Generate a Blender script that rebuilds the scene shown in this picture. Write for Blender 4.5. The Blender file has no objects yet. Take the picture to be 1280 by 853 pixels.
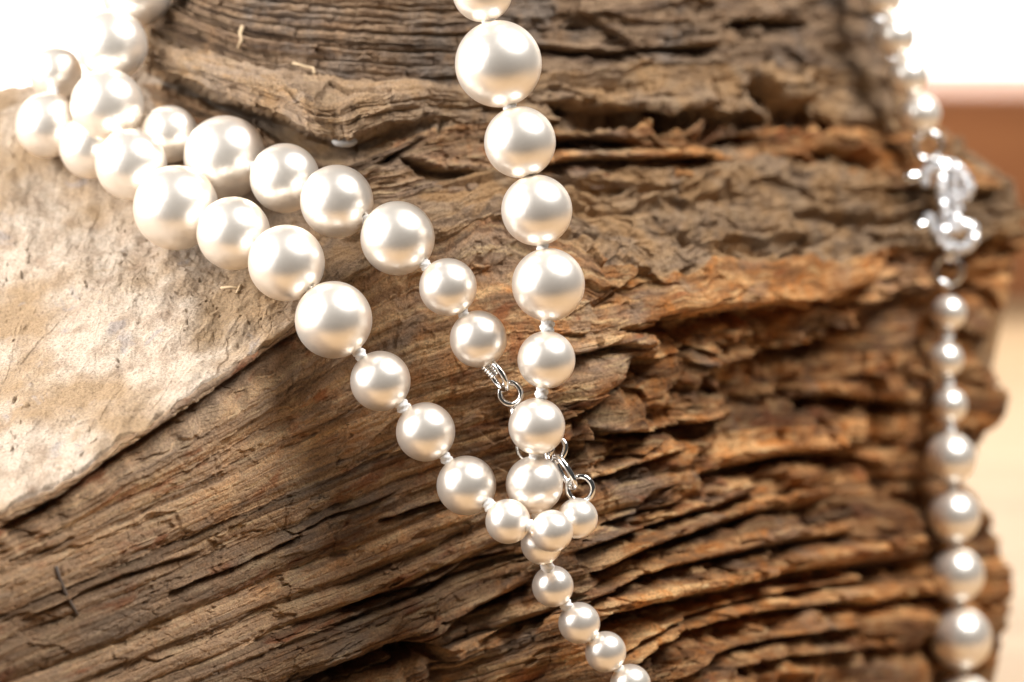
import bpy, math, random
import numpy as np
from mathutils import Vector, Matrix
from mathutils.bvhtree import BVHTree

random.seed(7)
scene = bpy.context.scene
C = scene.collection
MM = 0.001

# ------------------------------------------------------------------ camera
PITCH = math.radians(15.0)
F_PX = 100.0 / 36.0 * 1280.0          # focal length in pixels of the 1280 wide photograph
D0 = 389.0                             # focus distance, mm
CAM_H = 220.0                          # camera height above the table, mm
FWD = np.array([0, math.cos(PITCH), -math.sin(PITCH)])
RGT = np.array([1.0, 0, 0])
UPV = np.array([0, math.sin(PITCH), math.cos(PITCH)])
CAM = np.array([0, -D0 * math.cos(PITCH), CAM_H])

cam_data = bpy.data.cameras.new("camera")
cam_data.sensor_width = 36.0
cam_data.lens = 100.0
cam_data.clip_start = 0.01
cam_data.clip_end = 20.0
cam_data.dof.use_dof = True
cam_data.dof.focus_distance = (D0 + 0.0) * MM
cam_data.dof.aperture_fstop = 13.5
cam_data.dof.aperture_blades = 0
cam = bpy.data.objects.new("camera", cam_data)
C.objects.link(cam)
cam.location = Vector(CAM * MM)
cam.rotation_euler = (math.radians(90) - PITCH, 0, 0)
scene.camera = cam


def view_to_world(x, y, d):
    """view offsets in mm (right, up, depth from the focus plane) -> world metres"""
    x, y, d = np.asarray(x, float), np.asarray(y, float), np.asarray(d, float)
    return (CAM + x[..., None] * RGT + y[..., None] * UPV + (D0 + d)[..., None] * FWD) * MM


def pix(px, py, d):
    k = (D0 + np.asarray(d, float)) / F_PX
    return view_to_world((np.asarray(px, float) - 640) * k, (426.5 - np.asarray(py, float)) * k, d)


# ------------------------------------------------------------------ world, lamps, exposure
world = bpy.data.worlds.new("World")
scene.world = world
world.use_nodes = True
bg = world.node_tree.nodes["Background"]
bg.inputs[0].default_value = (1.0, 0.96, 0.92, 1)
bg.inputs[1].default_value = 0.06

scene.view_settings.view_transform = 'Standard'
scene.view_settings.look = 'None'
scene.view_settings.exposure = 0.0
scene.view_settings.gamma = 1.0
scene.view_settings.use_curve_mapping = False


def softbox(name, loc_mm, target_mm, size_mm, power, color):
    ld = bpy.data.lights.new(name, 'AREA')
    ld.shape = 'RECTANGLE'
    ld.size, ld.size_y = size_mm[0] * MM, size_mm[1] * MM
    ld.energy = power
    ld.color = color
    o = bpy.data.objects.new(name, ld)
    C.objects.link(o)
    p = Vector(view_to_world(*[np.array(v, float) for v in loc_mm]))
    t = Vector(view_to_world(*[np.array(v, float) for v in target_mm]))
    o.location = p
    o.rotation_euler = (t - p).to_track_quat('-Z', 'Y').to_euler()
    return o


softbox("softbox_key", (-255, 110, -50), (-55, -5, 0), (240, 240), 1.75, (1.0, 0.985, 0.96))
softbox("softbox_front_left", (-440, 130, -190), (0, 0, 0), (380, 440), 2.1, (1.0, 0.985, 0.97))
softbox("softbox_right", (260, 410, -130), (50, 0, 40), (250, 250), 5.6, (1.0, 0.985, 0.965))
softbox("softbox_backdrop", (0, 420, 560), (0, 130, 850), (900, 160), 9.0, (1.0, 0.99, 0.97))


# ------------------------------------------------------------------ numpy helpers
def hsh(ix, iy=0, seed=0):
    with np.errstate(over='ignore'):
        h = (np.asarray(ix).astype(np.int64).astype(np.uint32) * np.uint32(374761393)
             + np.asarray(iy).astype(np.int64).astype(np.uint32) * np.uint32(668265263)
             + np.uint32((seed * 2246822519 + 374761) & 0xffffffff))
        h = (h ^ (h >> np.uint32(13))) * np.uint32(1274126177)
        h = (h ^ (h >> np.uint32(15))) * np.uint32(2246822519)
        h = h ^ (h >> np.uint32(16))
    return h.astype(np.float64) / 4294967295.0


def vn(x, y, seed=0):
    """2-D gradient noise about -1..1"""
    x, y = np.broadcast_arrays(np.asarray(x, float), np.asarray(y, float))
    ix, iy = np.floor(x), np.floor(y)
    fx, fy = x - ix, y - iy
    ux = fx * fx * fx * (fx * (fx * 6 - 15) + 10)
    uy = fy * fy * fy * (fy * (fy * 6 - 15) + 10)
    out = 0
    for a in (0, 1):
        for b in (0, 1):
            ang = hsh(ix + a, iy + b, seed) * 2 * math.pi
            g = np.cos(ang) * (fx - a) + np.sin(ang) * (fy - b)
            out = out + g * (ux if a else 1 - ux) * (uy if b else 1 - uy)
    return out * 1.5


def fbm(x, y, oct=4, seed=0, gain=0.5):
    s, a, n = 0, 1.0, 0
    for k in range(oct):
        s = s + a * vn(np.asarray(x) * 2 ** k + 17.3 * k, np.asarray(y) * 2 ** k + 9.1 * k, seed + k)
        n += a
        a *= gain
    return s / n


def facets(x, y, seed=0, tilt=0.9):
    """angular broken-stone relief: every Worley cell is its own tilted plane, about -1..1"""
    x, y = np.broadcast_arrays(np.asarray(x, float), np.asarray(y, float))
    ix, iy = np.floor(x), np.floor(y)
    best = np.full(x.shape, 1e9)
    out = np.zeros(x.shape)
    for a in (-1, 0, 1):
        for b in (-1, 0, 1):
            cx, cy = ix + a, iy + b
            px_ = cx + 0.1 + 0.8 * hsh(cx, cy, seed)
            py_ = cy + 0.1 + 0.8 * hsh(cx, cy, seed + 1)
            dx_, dy_ = x - px_, y - py_
            d_ = dx_ * dx_ + dy_ * dy_
            h_ = (hsh(cx, cy, seed + 2) - 0.5) * 1.4 + tilt * (dx_ * (hsh(cx, cy, seed + 3) - 0.5) + dy_ * (hsh(cx, cy, seed + 4) - 0.5)) * 2
            m_ = d_ < best
            best = np.where(m_, d_, best)
            out = np.where(m_, h_, out)
    return out


def ang(x, row, seed=0):
    """piecewise-linear 1-D noise, one curve for each row number, -1..1"""
    i = np.floor(x)
    f = x - i
    return (hsh(i, row, seed) * (1 - f) + hsh(i + 1, row, seed) * f) * 2 - 1


def sstep(a, b, x):
    t = np.clip((x - a) / (b - a), 0, 1)
    return t * t * (3 - 2 * t)


def pchip(xs, ys, x):
    """monotone cubic; ys may be (n, m) when x is 1-D and interpolation runs along axis 0"""
    xs = np.asarray(xs, float)
    ys = np.asarray(ys, float)
    h = np.diff(xs)
    hh = h.reshape((-1,) + (1,) * (ys.ndim - 1))
    dl = np.diff(ys, axis=0) / hh
    m = np.zeros_like(ys)
    m[0], m[-1] = dl[0], dl[-1]
    w1 = (2 * hh[1:] + hh[:-1])
    w2 = (hh[1:] + 2 * hh[:-1])
    with np.errstate(divide='ignore', invalid='ignore'):
        mm = (w1 + w2) / (w1 / dl[:-1] + w2 / dl[1:])
    m[1:-1] = np.where(dl[:-1] * dl[1:] > 0, mm, 0)
    i = np.clip(np.searchsorted(xs, x) - 1, 0, len(xs) - 2)
    t = (x - xs[i]) / h[i]
    t = t.reshape((-1,) + (1,) * (ys.ndim - 1))
    hi = hh[i]
    return ((2 * t ** 3 - 3 * t ** 2 + 1) * ys[i] + (t ** 3 - 2 * t ** 2 + t) * hi * m[i]
            + (-2 * t ** 3 + 3 * t ** 2) * ys[i + 1] + (t ** 3 - t ** 2) * hi * m[i + 1])


def smooth_curve(pts, x, col):
    a = np.array([p[0] for p in pts], float)
    b = np.array([p[col] for p in pts], float)
    return pchip(a, b, np.clip(x, a[0], a[-1]))


def grid_object(name, P, attrs, mat, parent=None, flip=False):
    """P (rows, cols, 3) world metres -> one mesh object"""
    R_, K_ = P.shape[:2]
    idx = np.arange(R_ * K_).reshape(R_, K_)
    q = np.stack([idx[:-1, :-1], idx[:-1, 1:], idx[1:, 1:], idx[1:, :-1]], -1).reshape(-1, 4)
    if flip:
        q = q[:, ::-1]
    me = bpy.data.meshes.new(name)
    me.vertices.add(R_ * K_)
    me.vertices.foreach_set('co', P.reshape(-1).astype(np.float32))
    me.loops.add(q.size)
    me.loops.foreach_set('vertex_index', q.reshape(-1).astype(np.int32))
    me.polygons.add(len(q))
    me.polygons.foreach_set('loop_start', np.arange(0, q.size, 4, dtype=np.int32))
    me.polygons.foreach_set('loop_total', np.full(len(q), 4, dtype=np.int32))
    me.update(calc_edges=True)
    me.polygons.foreach_set('use_smooth', np.zeros(len(q), dtype=bool))
    for an, av in attrs.items():
        at = me.attributes.new(an, 'FLOAT_VECTOR', 'POINT')
        at.data.foreach_set('vector', av.reshape(-1).astype(np.float32))
    me.materials.append(mat)
    o = bpy.data.objects.new(name, me)
    C.objects.link(o)
    if parent:
        o.parent = parent
    return o


def mesh_object(name, verts, faces, mat, parent=None, smooth=True):
    me = bpy.data.meshes.new(name)
    me.from_pydata([tuple(v) for v in verts], [], faces)
    me.update()
    if smooth:
        me.polygons.foreach_set('use_smooth', np.ones(len(me.polygons), dtype=bool))
    me.materials.append(mat)
    o = bpy.data.objects.new(name, me)
    C.objects.link(o)
    if parent:
        o.parent = parent
    return o


def tag(o, label=None, cat=None, group=None, kind=None):
    if label: o["label"] = label
    if cat: o["category"] = cat
    if group: o["group"] = group
    if kind: o["kind"] = kind
    return o


def empty(name, loc):
    o = bpy.data.objects.new(name, None)
    o.empty_display_size = 0.005
    C.objects.link(o)
    o.location = Vector(loc)
    return o


def child(o, parent):
    o.parent = parent
    o.matrix_parent_inverse = Matrix.Translation(-parent.location)


# ------------------------------------------------------------------ materials
class NT:
    def __init__(self, name):
        self.m = bpy.data.materials.new(name)
        self.m.use_nodes = True
        self.t = self.m.node_tree
        self.b = self.t.nodes["Principled BSDF"]
        self.out = self.t.nodes["Material Output"]

    def n(self, typ, **kw):
        nd = self.t.nodes.new(typ)
        for k, v in kw.items():
            setattr(nd, k, v)
        return nd

    def l(self, a, b):
        self.t.links.new(a, b)

    def val(self, sock, v):
        sock.default_value = v

    def mapping(self, vec, scale, loc=(0, 0, 0)):
        mp = self.n('ShaderNodeMapping')
        self.l(vec, mp.inputs[0])
        mp.inputs['Scale'].default_value = scale
        mp.inputs['Location'].default_value = loc
        return mp.outputs[0]

    def noise(self, vec, scale=1.0, detail=6, rough=0.6, dist=0.0, dims='3D'):
        nz = self.n('ShaderNodeTexNoise', noise_dimensions=dims)
        self.l(vec, nz.inputs['Vector'])
        nz.inputs['Scale'].default_value = scale
        nz.inputs['Detail'].default_value = detail
        nz.inputs['Roughness'].default_value = rough
        nz.inputs['Distortion'].default_value = dist
        return nz.outputs['Fac']

    def ramp(self, fac, stops, interp='LINEAR'):
        r = self.n('ShaderNodeValToRGB')
        r.color_ramp.interpolation = interp
        el = r.color_ramp.elements
        while len(el) < len(stops):
            el.new(0.5)
        for e, (p, c) in zip(el, stops):
            e.position = p
            e.color = (*c, 1) if len(c) == 3 else c
        self.l(fac, r.inputs[0])
        return r.outputs[0]

    def rampf(self, fac, a, b):
        mr = self.n('ShaderNodeMapRange')
        self.l(fac, mr.inputs[0])
        mr.inputs[1].default_value, mr.inputs[2].default_value = a, b
        return mr.outputs[0]

    def mix(self, fac, a, b, blend='MIX'):
        mx = self.n('ShaderNodeMix', data_type='RGBA', blend_type=blend)
        if isinstance(fac, (int, float)):
            mx.inputs[0].default_value = fac
        else:
            self.l(fac, mx.inputs[0])
        for s, v in ((mx.inputs[6], a), (mx.inputs[7], b)):
            if isinstance(v, tuple):
                s.default_value = (*v, 1)
            else:
                self.l(v, s)
        return mx.outputs[2]

    def math(self, op, a, b=0.0):
        mt = self.n('ShaderNodeMath', operation=op)
        for s, v in ((mt.inputs[0], a), (mt.inputs[1], b)):
            if isinstance(v, (int, float)):
                s.default_value = v
            else:
                self.l(v, s)
        return mt.outputs[0]

    def bump(self, h, dist, strength=1.0, prev=None):
        bp = self.n('ShaderNodeBump')
        bp.inputs['Strength'].default_value = strength
        bp.inputs['Distance'].default_value = dist
        self.l(h, bp.inputs['Height'])
        if prev is not None:
            self.l(prev, bp.inputs['Normal'])
        return bp.outputs[0]


def rock_material(name, kind):
    k = NT(name)
    at = k.n('ShaderNodeAttribute', attribute_name='bed')
    bed = at.outputs['Vector']                     # (along the layer mm, across the layers mm, layer random)
    sep = k.n('ShaderNodeSeparateXYZ')
    k.l(bed, sep.inputs[0])
    geo = k.n('ShaderNodeTexCoord')
    obj = k.mapping(geo.outputs['Object'], (1000, 1000, 1000))
    flat = k.n('ShaderNodeCombineXYZ')
    k.l(sep.outputs[0], flat.inputs[0])
    k.l(sep.outputs[1], flat.inputs[1])
    st = flat.outputs[0]
    lam = k.noise(k.mapping(st, (0.08, 0.7, 1)), 1.0, 4, 0.6, 0.15)       # streaks along the bedding
    lam2 = k.noise(k.mapping(st, (0.14, 1.2, 1), (31, 7, 0)), 1.0, 4, 0.6, 0.15)
    big = k.noise(obj, 0.055, 3, 0.55)
    mid = k.noise(obj, 0.25, 5, 0.6, 0.4)
    fine = k.noise(obj, 3.0, 5, 0.8)
    speck = k.noise(obj, 1.3, 5, 0.78, 0.3)
    if kind == 'ledge':
        c = k.ramp(mid, [(0.30, (0.35, 0.25, 0.175)), (0.45, (0.49, 0.38, 0.285)), (0.60, (0.58, 0.475, 0.375)), (0.75, (0.43, 0.315, 0.215))])
        c = k.mix(k.rampf(big, 0.47, 0.62), c, (0.37, 0.25, 0.145))
        c = k.mix(k.math('MULTIPLY', k.rampf(speck, 0.57, 0.68), 0.8), c, (0.20, 0.135, 0.09))
        g = k.noise(obj, 0.16, 5, 0.6, 0.8)
        c = k.mix(k.math('MULTIPLY', k.rampf(g, 0.60, 0.66), 0.6), c, (0.33, 0.29, 0.275))
        lt = k.noise(obj, 0.09, 4, 0.6, 1.0)
        br = k.ramp(mid, [(0.3, (0.16, 0.10, 0.06)), (0.48, (0.31, 0.205, 0.125)), (0.62, (0.40, 0.275, 0.165)), (0.78, (0.27, 0.155, 0.075))])
        br = k.mix(k.math('MULTIPLY', k.rampf(speck, 0.55, 0.68), 0.8), br, (0.09, 0.058, 0.04))
        br = k.mix(k.math('MULTIPLY', k.rampf(lt, 0.42, 0.6), 0.8), br, (0.42, 0.245, 0.11))
        c = k.mix(k.rampf(k.math('ADD', sep.outputs[2], k.math('MULTIPLY', k.math('SUBTRACT', mid, 0.5), 0.9)), 0.25, 0.75), c, br)
    elif kind == 'cliff':
        c = k.ramp(lam, [(0.29, (0.075, 0.034, 0.015)), (0.42, (0.21, 0.105, 0.044)), (0.52, (0.315, 0.168, 0.073)),
                         (0.62, (0.50, 0.32, 0.16)), (0.75, (0.22, 0.105, 0.042))])
        c = k.mix(k.math('MULTIPLY', k.rampf(mid, 0.5, 0.66), 0.85), c, (0.345, 0.145, 0.036))
        g = k.noise(k.mapping(st, (0.045, 0.11, 1), (5, 3, 0)), 1.0, 4, 0.6, 0.6)
        c = k.mix(k.math('MULTIPLY', k.rampf(g, 0.52, 0.64), 0.75), c, (0.19, 0.145, 0.115))
        pl = k.rampf(lam2, 0.54, 0.66)
        c = k.mix(k.math('MULTIPLY', pl, 0.7), c, (0.50, 0.37, 0.21))
        c = k.mix(k.math('MULTIPLY', k.rampf(speck, 0.54, 0.68), 0.85), c, (0.065, 0.034, 0.018))
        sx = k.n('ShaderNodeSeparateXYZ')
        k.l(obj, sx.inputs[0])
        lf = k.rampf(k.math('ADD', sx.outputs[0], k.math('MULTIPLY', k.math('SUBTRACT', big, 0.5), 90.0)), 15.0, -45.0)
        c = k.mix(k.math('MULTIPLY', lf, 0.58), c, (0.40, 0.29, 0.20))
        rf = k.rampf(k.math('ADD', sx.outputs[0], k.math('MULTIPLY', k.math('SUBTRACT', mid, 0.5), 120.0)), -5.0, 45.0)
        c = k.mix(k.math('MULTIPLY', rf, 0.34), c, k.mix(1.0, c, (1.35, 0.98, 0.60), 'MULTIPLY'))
        red = k.noise(k.mapping(st, (0.1, 0.3, 1), (15, 23, 0)), 1.0, 3, 0.6, 0.5)
        c = k.mix(k.math('MULTIPLY', k.rampf(red, 0.58, 0.68), 0.75), c, (0.23, 0.075, 0.024))
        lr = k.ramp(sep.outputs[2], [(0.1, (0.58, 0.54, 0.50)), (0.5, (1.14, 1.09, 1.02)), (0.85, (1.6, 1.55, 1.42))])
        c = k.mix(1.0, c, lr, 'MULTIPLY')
    else:
        c = k.ramp(lam, [(0.28, (0.095, 0.056, 0.035)), (0.44, (0.22, 0.143, 0.09)), (0.56, (0.34, 0.232, 0.145)), (0.75, (0.19, 0.115, 0.068))])
        g = k.noise(obj, 0.07, 4, 0.6, 0.5)
        c = k.mix(k.math('MULTIPLY', k.rampf(g, 0.52, 0.66), 0.8), c, (0.20, 0.168, 0.145))
        c = k.mix(k.math('MULTIPLY', k.rampf(mid, 0.55, 0.7), 0.8), c, (0.33, 0.205, 0.115))
        c = k.mix(k.math('MULTIPLY', k.rampf(speck, 0.60, 0.72), 0.7), c, (0.06, 0.04, 0.03))
        lr = k.ramp(sep.outputs[2], [(0, (0.65, 0.64, 0.63)), (0.5, (0.95, 0.93, 0.9)), (1, (1.2, 1.15, 1.08))])
        c = k.mix(1.0, c, lr, 'MULTIPLY')
    fr = k.ramp(fine, [(0.32, (0.50, 0.47, 0.45)), (0.5, (1, 1, 1)), (0.68, (1.4, 1.38, 1.35))])
    c = k.mix(1.0, c, fr, 'MULTIPLY')
    k.l(c, k.b.inputs['Base Color'])
    k.b.inputs['Roughness'].default_value = 0.86
    k.b.inputs['Specular IOR Level'].default_value = 0.28
    b1 = k.bump(k.noise(obj, 2.6, 5, 0.8), 0.00055, 1.0)
    if kind != 'ledge':
        b1 = k.bump(k.noise(k.mapping(st, (0.35, 5.0, 1)), 1.0, 4, 0.6, 0.2), 0.0002, 0.22, b1)
    else:
        b1 = k.bump(k.noise(obj, 1.0, 4, 0.6, 0.2), 0.0004, 0.5, b1)
    k.l(b1, k.b.inputs['Normal'])
    return k.m


MAT_LEDGE = rock_material("sandstone_ledge", 'ledge')
MAT_CLIFF = rock_material("layered_stone", 'cliff')
MAT_SLAB = rock_material("tan_slab", 'ledge')
MAT_UPPER = rock_material("grey_brown_stone", 'upper')


def pearl_material():
    k = NT("pearl_lustre")
    geo = k.n('ShaderNodeTexCoord')
    info = k.n('ShaderNodeObjectInfo')
    nz = k.noise(k.mapping(geo.outputs['Object'], (260, 260, 260)), 1.0, 3, 0.5)
    base = k.mix(nz, (0.95, 0.855, 0.735), (0.96, 0.88, 0.78))
    base = k.mix(k.math('MULTIPLY', info.outputs['Random'], 0.35), base, (0.95, 0.84, 0.74))
    bm = k.bump(k.noise(k.mapping(geo.outputs['Object'], (900, 900, 900)), 1.0, 2, 0.5), 0.00002, 0.35)
    b = k.b
    k.l(base, b.inputs['Base Color'])
    b.inputs['Roughness'].default_value = 0.45
    b.inputs['Coat Weight'].default_value = 0.3
    b.inputs['Coat Roughness'].default_value = 0.10
    b.inputs['Coat IOR'].default_value = 1.6
    k.l(bm, b.inputs['Normal'])
    m2 = k.n('ShaderNodeBsdfPrincipled')
    m2.inputs['Base Color'].default_value = (0.965, 0.915, 0.85, 1)
    m2.inputs['Metallic'].default_value = 1.0
    m2.inputs['Roughness'].default_value = 0.29
    m2.inputs['Specular Tint'].default_value = (1.0, 0.88, 0.70, 1)
    k.l(bm, m2.inputs['Normal'])
    ms = k.n('ShaderNodeMixShader')
    ms.inputs[0].default_value = 0.71
    k.l(b.outputs[0], ms.inputs[1])
    k.l(m2.outputs[0], ms.inputs[2])
    k.l(ms.outputs[0], k.out.inputs[0])
    return k.m


def simple(name, col, rough, metal=0.0, spec=0.5):
    k = NT(name)
    geo = k.n('ShaderNodeTexCoord')
    nz = k.noise(k.mapping(geo.outputs['Object'], (1500, 1500, 1500)), 1.0, 3, 0.6)
    c = k.mix(nz, tuple(v * 0.9 for v in col), tuple(min(1, v * 1.08) for v in col))
    k.l(c, k.b.inputs['Base Color'])
    k.b.inputs['Roughness'].default_value = rough
    k.b.inputs['Metallic'].default_value = metal
    k.b.inputs['Specular IOR Level'].default_value = spec
    return k.m


MAT_PEARL = pearl_material()
MAT_KNOT = simple("silk_thread", (0.86, 0.84, 0.82), 0.6)
MAT_SILVER = simple("polished_silver", (0.82, 0.81, 0.80), 0.12, 1.0)
MAT_CRYSTAL = simple("clear_rhinestone", (0.80, 0.80, 0.82), 0.15, 0.5, 1.0)
MAT_STRAW = simple("dry_straw", (0.52, 0.38, 0.23), 0.8)
MAT_TWIG = simple("dark_twig", (0.09, 0.065, 0.05), 0.8)
MAT_PEBBLE = simple("white_quartz", (0.46, 0.44, 0.42), 0.5)
MAT_PEBBLE.node_tree.nodes["Principled BSDF"].inputs['Subsurface Weight'].default_value = 0.0


def wood_material(name, c1, c2, scale):
    k = NT(name)
    geo = k.n('ShaderNodeTexCoord')
    v = k.mapping(geo.outputs['Object'], scale)
    nz = k.noise(v, 1.0, 6, 0.6, 0.5)
    c = k.mix(k.rampf(nz, 0.3, 0.7), c1, c2)
    k.l(c, k.b.inputs['Base Color'])
    k.b.inputs['Roughness'].default_value = 0.5
    k.l(k.bump(nz, 0.0003, 0.4), k.b.inputs['Normal'])
    return k.m


MAT_TABLE = wood_material("pale_wood", (0.40, 0.255, 0.13), (0.52, 0.355, 0.20), (6, 60, 60))
MAT_BLOCK = wood_material("brown_wood", (0.20, 0.070, 0.022), (0.27, 0.105, 0.036), (8, 80, 80))
MAT_BACK = simple("white_paper", (0.86, 0.86, 0.86), 0.9)


# ------------------------------------------------------------------ the setting
def bevel_box(name, lo, hi, bev, mat):
    lo, hi = np.array(lo) * MM, np.array(hi) * MM
    import bmesh
    bm = bmesh.new()
    bmesh.ops.create_cube(bm, size=1.0)
    for v in bm.verts:
        v.co = Vector([lo[i] + (v.co[i] + 0.5) * (hi[i] - lo[i]) for i in range(3)])
    bmesh.ops.bevel(bm, geom=list(bm.edges), offset=bev * MM, segments=3, affect='EDGES', profile=0.6)
    me = bpy.data.meshes.new(name)
    bm.to_mesh(me)
    bm.free()
    me.materials.append(mat)
    o = bpy.data.objects.new(name, me)
    C.objects.link(o)
    return o


YC = CAM[1]
table = bevel_box("table_top", (-700, YC + 60, -30), (900, YC + 1180, 0), 3, MAT_TABLE)
tag(table, "pale beige wooden table top under the rock", "table", kind="structure")
# white paper sweep behind the table
sw = []
for xx in (-1100, 1300):
    for a in range(0, 11):
        th = a / 10 * math.pi / 2
        sw.append((xx * MM, (YC + 1040 + 140 * math.sin(th)) * MM, (3 + 140 * (1 - math.cos(th))) * MM))
    sw.append((xx * MM, (YC + 1180) * MM, 0.9))
n_ = len(sw) // 2
back = mesh_object("backdrop", sw, [(i, n_ + i, n_ + i + 1, i + 1) for i in range(n_ - 1)], MAT_BACK)
tag(back, "white paper backdrop behind the rock", "backdrop", kind="structure")
block = bevel_box("wooden_block", (60, YC + 869, 0.3), (420, YC + 914, 66), 2.5, MAT_BLOCK)
tag(block, "blurred orange brown wooden block behind the right side of the rock", "block")

# ------------------------------------------------------------------ the rock: lower body (cliff + ledge)
EDGE = [  # front edge of the ledge: px, py, depth mm
    (-420, 900, -62), (-260, 800, -48), (-100, 700, -35), (0, 645, -27), (70, 602, -22), (139, 556, -17), (214, 507, -12),
    (311, 442, -4), (369, 402, 1), (430, 352, 5), (480, 322, 8), (560, 288, 12), (625, 268, 15), (690, 292, 17), (760, 330, 20),
    (820, 343, 25), (900, 335, 36), (1000, 325, 55), (1100, 312, 78), (1180, 302, 98), (1250, 295, 112)]
CREASE = [  # back of the ledge
    (-420, 260, 24), (-260, 215, 32), (-100, 175, 38), (0, 150, 42), (100, 135, 42), (175, 125, 40), (250, 160, 35), (330, 195, 29), (420, 222, 22),
    (480, 236, 20), (560, 226, 26), (620, 222, 31), (700, 218, 37), (800, 216, 47), (900, 213, 60), (1000, 215, 76), (1100, 212, 94), (1250, 215, 116)]
DX = [(-420, -60), (-100, -34), (0, -27), (240, -10), (370, 2), (480, 7), (640, 10), (720, 12), (790, 18), (850, 26), (900, 36), (1050, 68), (1150, 91), (1250, 110)]
M1 = [(-420, 925), (-100, 765), (0, 720), (240, 612), (480, 505), (640, 458), (760, 432), (900, 402), (1050, 384), (1150, 376), (1250, 370)]
M2 = [(-420, 1040), (-100, 900), (0, 862), (240, 765), (480, 670), (640, 612), (760, 577), (900, 545), (1050, 526), (1150, 520), (1250, 516)]
M3 = [(-420, 1170), (-100, 1045), (0, 1010), (240, 920), (480, 828), (640, 770), (760, 733), (900, 703), (1050, 688), (1150, 684), (1250, 680)]
M4 = [(-420, 1310), (-100, 1195), (0, 1160), (240, 1075), (480, 990), (640, 935), (760, 898), (900, 866), (1050, 850), (1150, 846), (1250, 843)]
M5 = [(-420, 2300), (0, 2150), (480, 1950), (900, 1800), (1250, 1700)]
TAU = [0.0, 11.0, 26.0, 43.0, 61.0, 130.0]
SIL = [(-400, 1060), (-100, 1085), (0, 1108), (80, 1130), (160, 1172), (195, 1222), (230, 1266), (290, 1282), (380, 1252), (440, 1216), (485, 1254),
       (530, 1238), (600, 1204), (645, 1240), (720, 1270), (770, 1276), (853, 1236), (1000, 1236), (1800, 1230)]

cols = np.concatenate([np.arange(-420, -60, 6.0), np.arange(-60, 1250, 1.35), np.arange(1250, 1420, 5.0)])
scl = np.minimum(cols, 1250)                      # nominal px
wrap = np.maximum(cols - 1250, 0)                 # right end: wraps round to the back


def gcurve(pts, c=1):
    return smooth_curve(pts, scl, c)


edge_y = gcurve(EDGE) + (5.0 + 10 * sstep(600, 760, scl)) * fbm(scl / 70, 0 * scl, 4, 5) + 2.2 * fbm(scl / 11, 0 * scl, 3, 6) + 8.0 * ang(scl / 37.0, 1, 15) + 3.5 * ang(scl / 11.0, 2, 16)
edge_s = gcurve(EDGE) + (5.0 + 10 * sstep(600, 760, scl)) * fbm(scl / 70, 0 * scl, 2, 5)
edge_d = gcurve(EDGE, 2) + 1.3 * fbm(scl / 90, 3 + 0 * scl, 3, 8)
dx = gcurve(DX)

tau = np.concatenate([np.linspace(0, 58, 520), np.linspace(58.5, 130, 50)])      # rows, top to bottom
Yg = np.stack([edge_y] + [gcurve(m) for m in (M1, M2, M3, M4, M5)])               # (6, cols)
# depth of every guide row: vertical cliff with hollows
rec = lambda cx, w, a: a * np.exp(-((scl - cx) / w) ** 2)
Dg = np.stack([edge_d,
               dx + rec(420, 120, -0.5) + rec(930, 130, 2),
               dx + rec(960, 130, 9) + rec(570, 110, 4),
               dx + rec(1000, 180, -4) + rec(600, 90, 6.5),
               dx + rec(1000, 220, -8) + rec(540, 170, 8),
               dx - 12])
py = pchip(TAU, Yg, tau)
dd = pchip(TAU, Dg, tau)
# low-frequency undulation of the beds
S, T = np.meshgrid(scl, tau)
fade = sstep(0, 5, T)
py = py + fade * ((4 + 5 * sstep(400, 650, S)) * fbm(S / 240, T / 24, 2, 21) + 3.0 * fbm(S / 45, T / 9, 3, 22) * (0.12 + 0.88 * sstep(420, 700, S)))

# ledge rows
v = np.concatenate([np.linspace(0, 1.0, 300)[1:], np.linspace(1.0, 1.75, 40)[1:]])
cy, cd = gcurve(CREASE), gcurve(CREASE, 2)
VV = v[:, None]
gx = 0.10 + 0.90 * sstep(150, 235, scl)
VV = np.where(VV > 1, 1 + (VV - 1) * gx[None], VV)
ly = edge_s[None] + (cy - edge_s)[None] * VV + (edge_y - edge_s)[None] * np.exp(-VV / 0.035)
# slight sag so that the ledge is not a ruled plane
ld = edge_d[None] + (cd - edge_d)[None] * (VV + 0.10 * np.sin(np.clip(VV, 0, 1) * math.pi) * 0.6)
# behind: falls away
drop = np.array([(60, 5), (180, 12), (420, 16)])
ly_b = np.stack([ly[-1] + a for a, b in drop])
ld_b = np.stack([ld[-1] + b for a, b in drop])

py_all = np.concatenate([py[::-1], ly, ly_b])
d_all = np.concatenate([dd[::-1], ld, ld_b])
NCL = len(tau)
NLD = len(v)
# right silhouette
silx = np.interp(py_all, [p[0] for p in SIL], [p[1] for p in SIL])
silx = silx + 5 * fbm(py_all / 25, 0 * py_all, 3, 61)
Sg = np.broadcast_to(scl, py_all.shape)
pxx = np.where(Sg > 950, 950 + (Sg - 950) / 300 * (silx - 950), Sg)
W = np.broadcast_to(wrap, py_all.shape)
kk = (D0 + d_all) / F_PX
X = (pxx - 640) * kk
Yv = (426.5 - py_all) * kk
Dv = d_all.copy()
# wrap the end away from the camera
X = X - 0.0006 * W ** 2
Dv = Dv + W * 0.9

Pv = np.stack([X, Yv, Dv], -1)


def normals(Pv):
    gs = np.gradient(Pv, axis=1)
    gt = np.gradient(Pv, axis=0)
    n = np.cross(gt, gs)
    n /= np.linalg.norm(n, axis=-1, keepdims=True) + 1e-9
    return n


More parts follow.
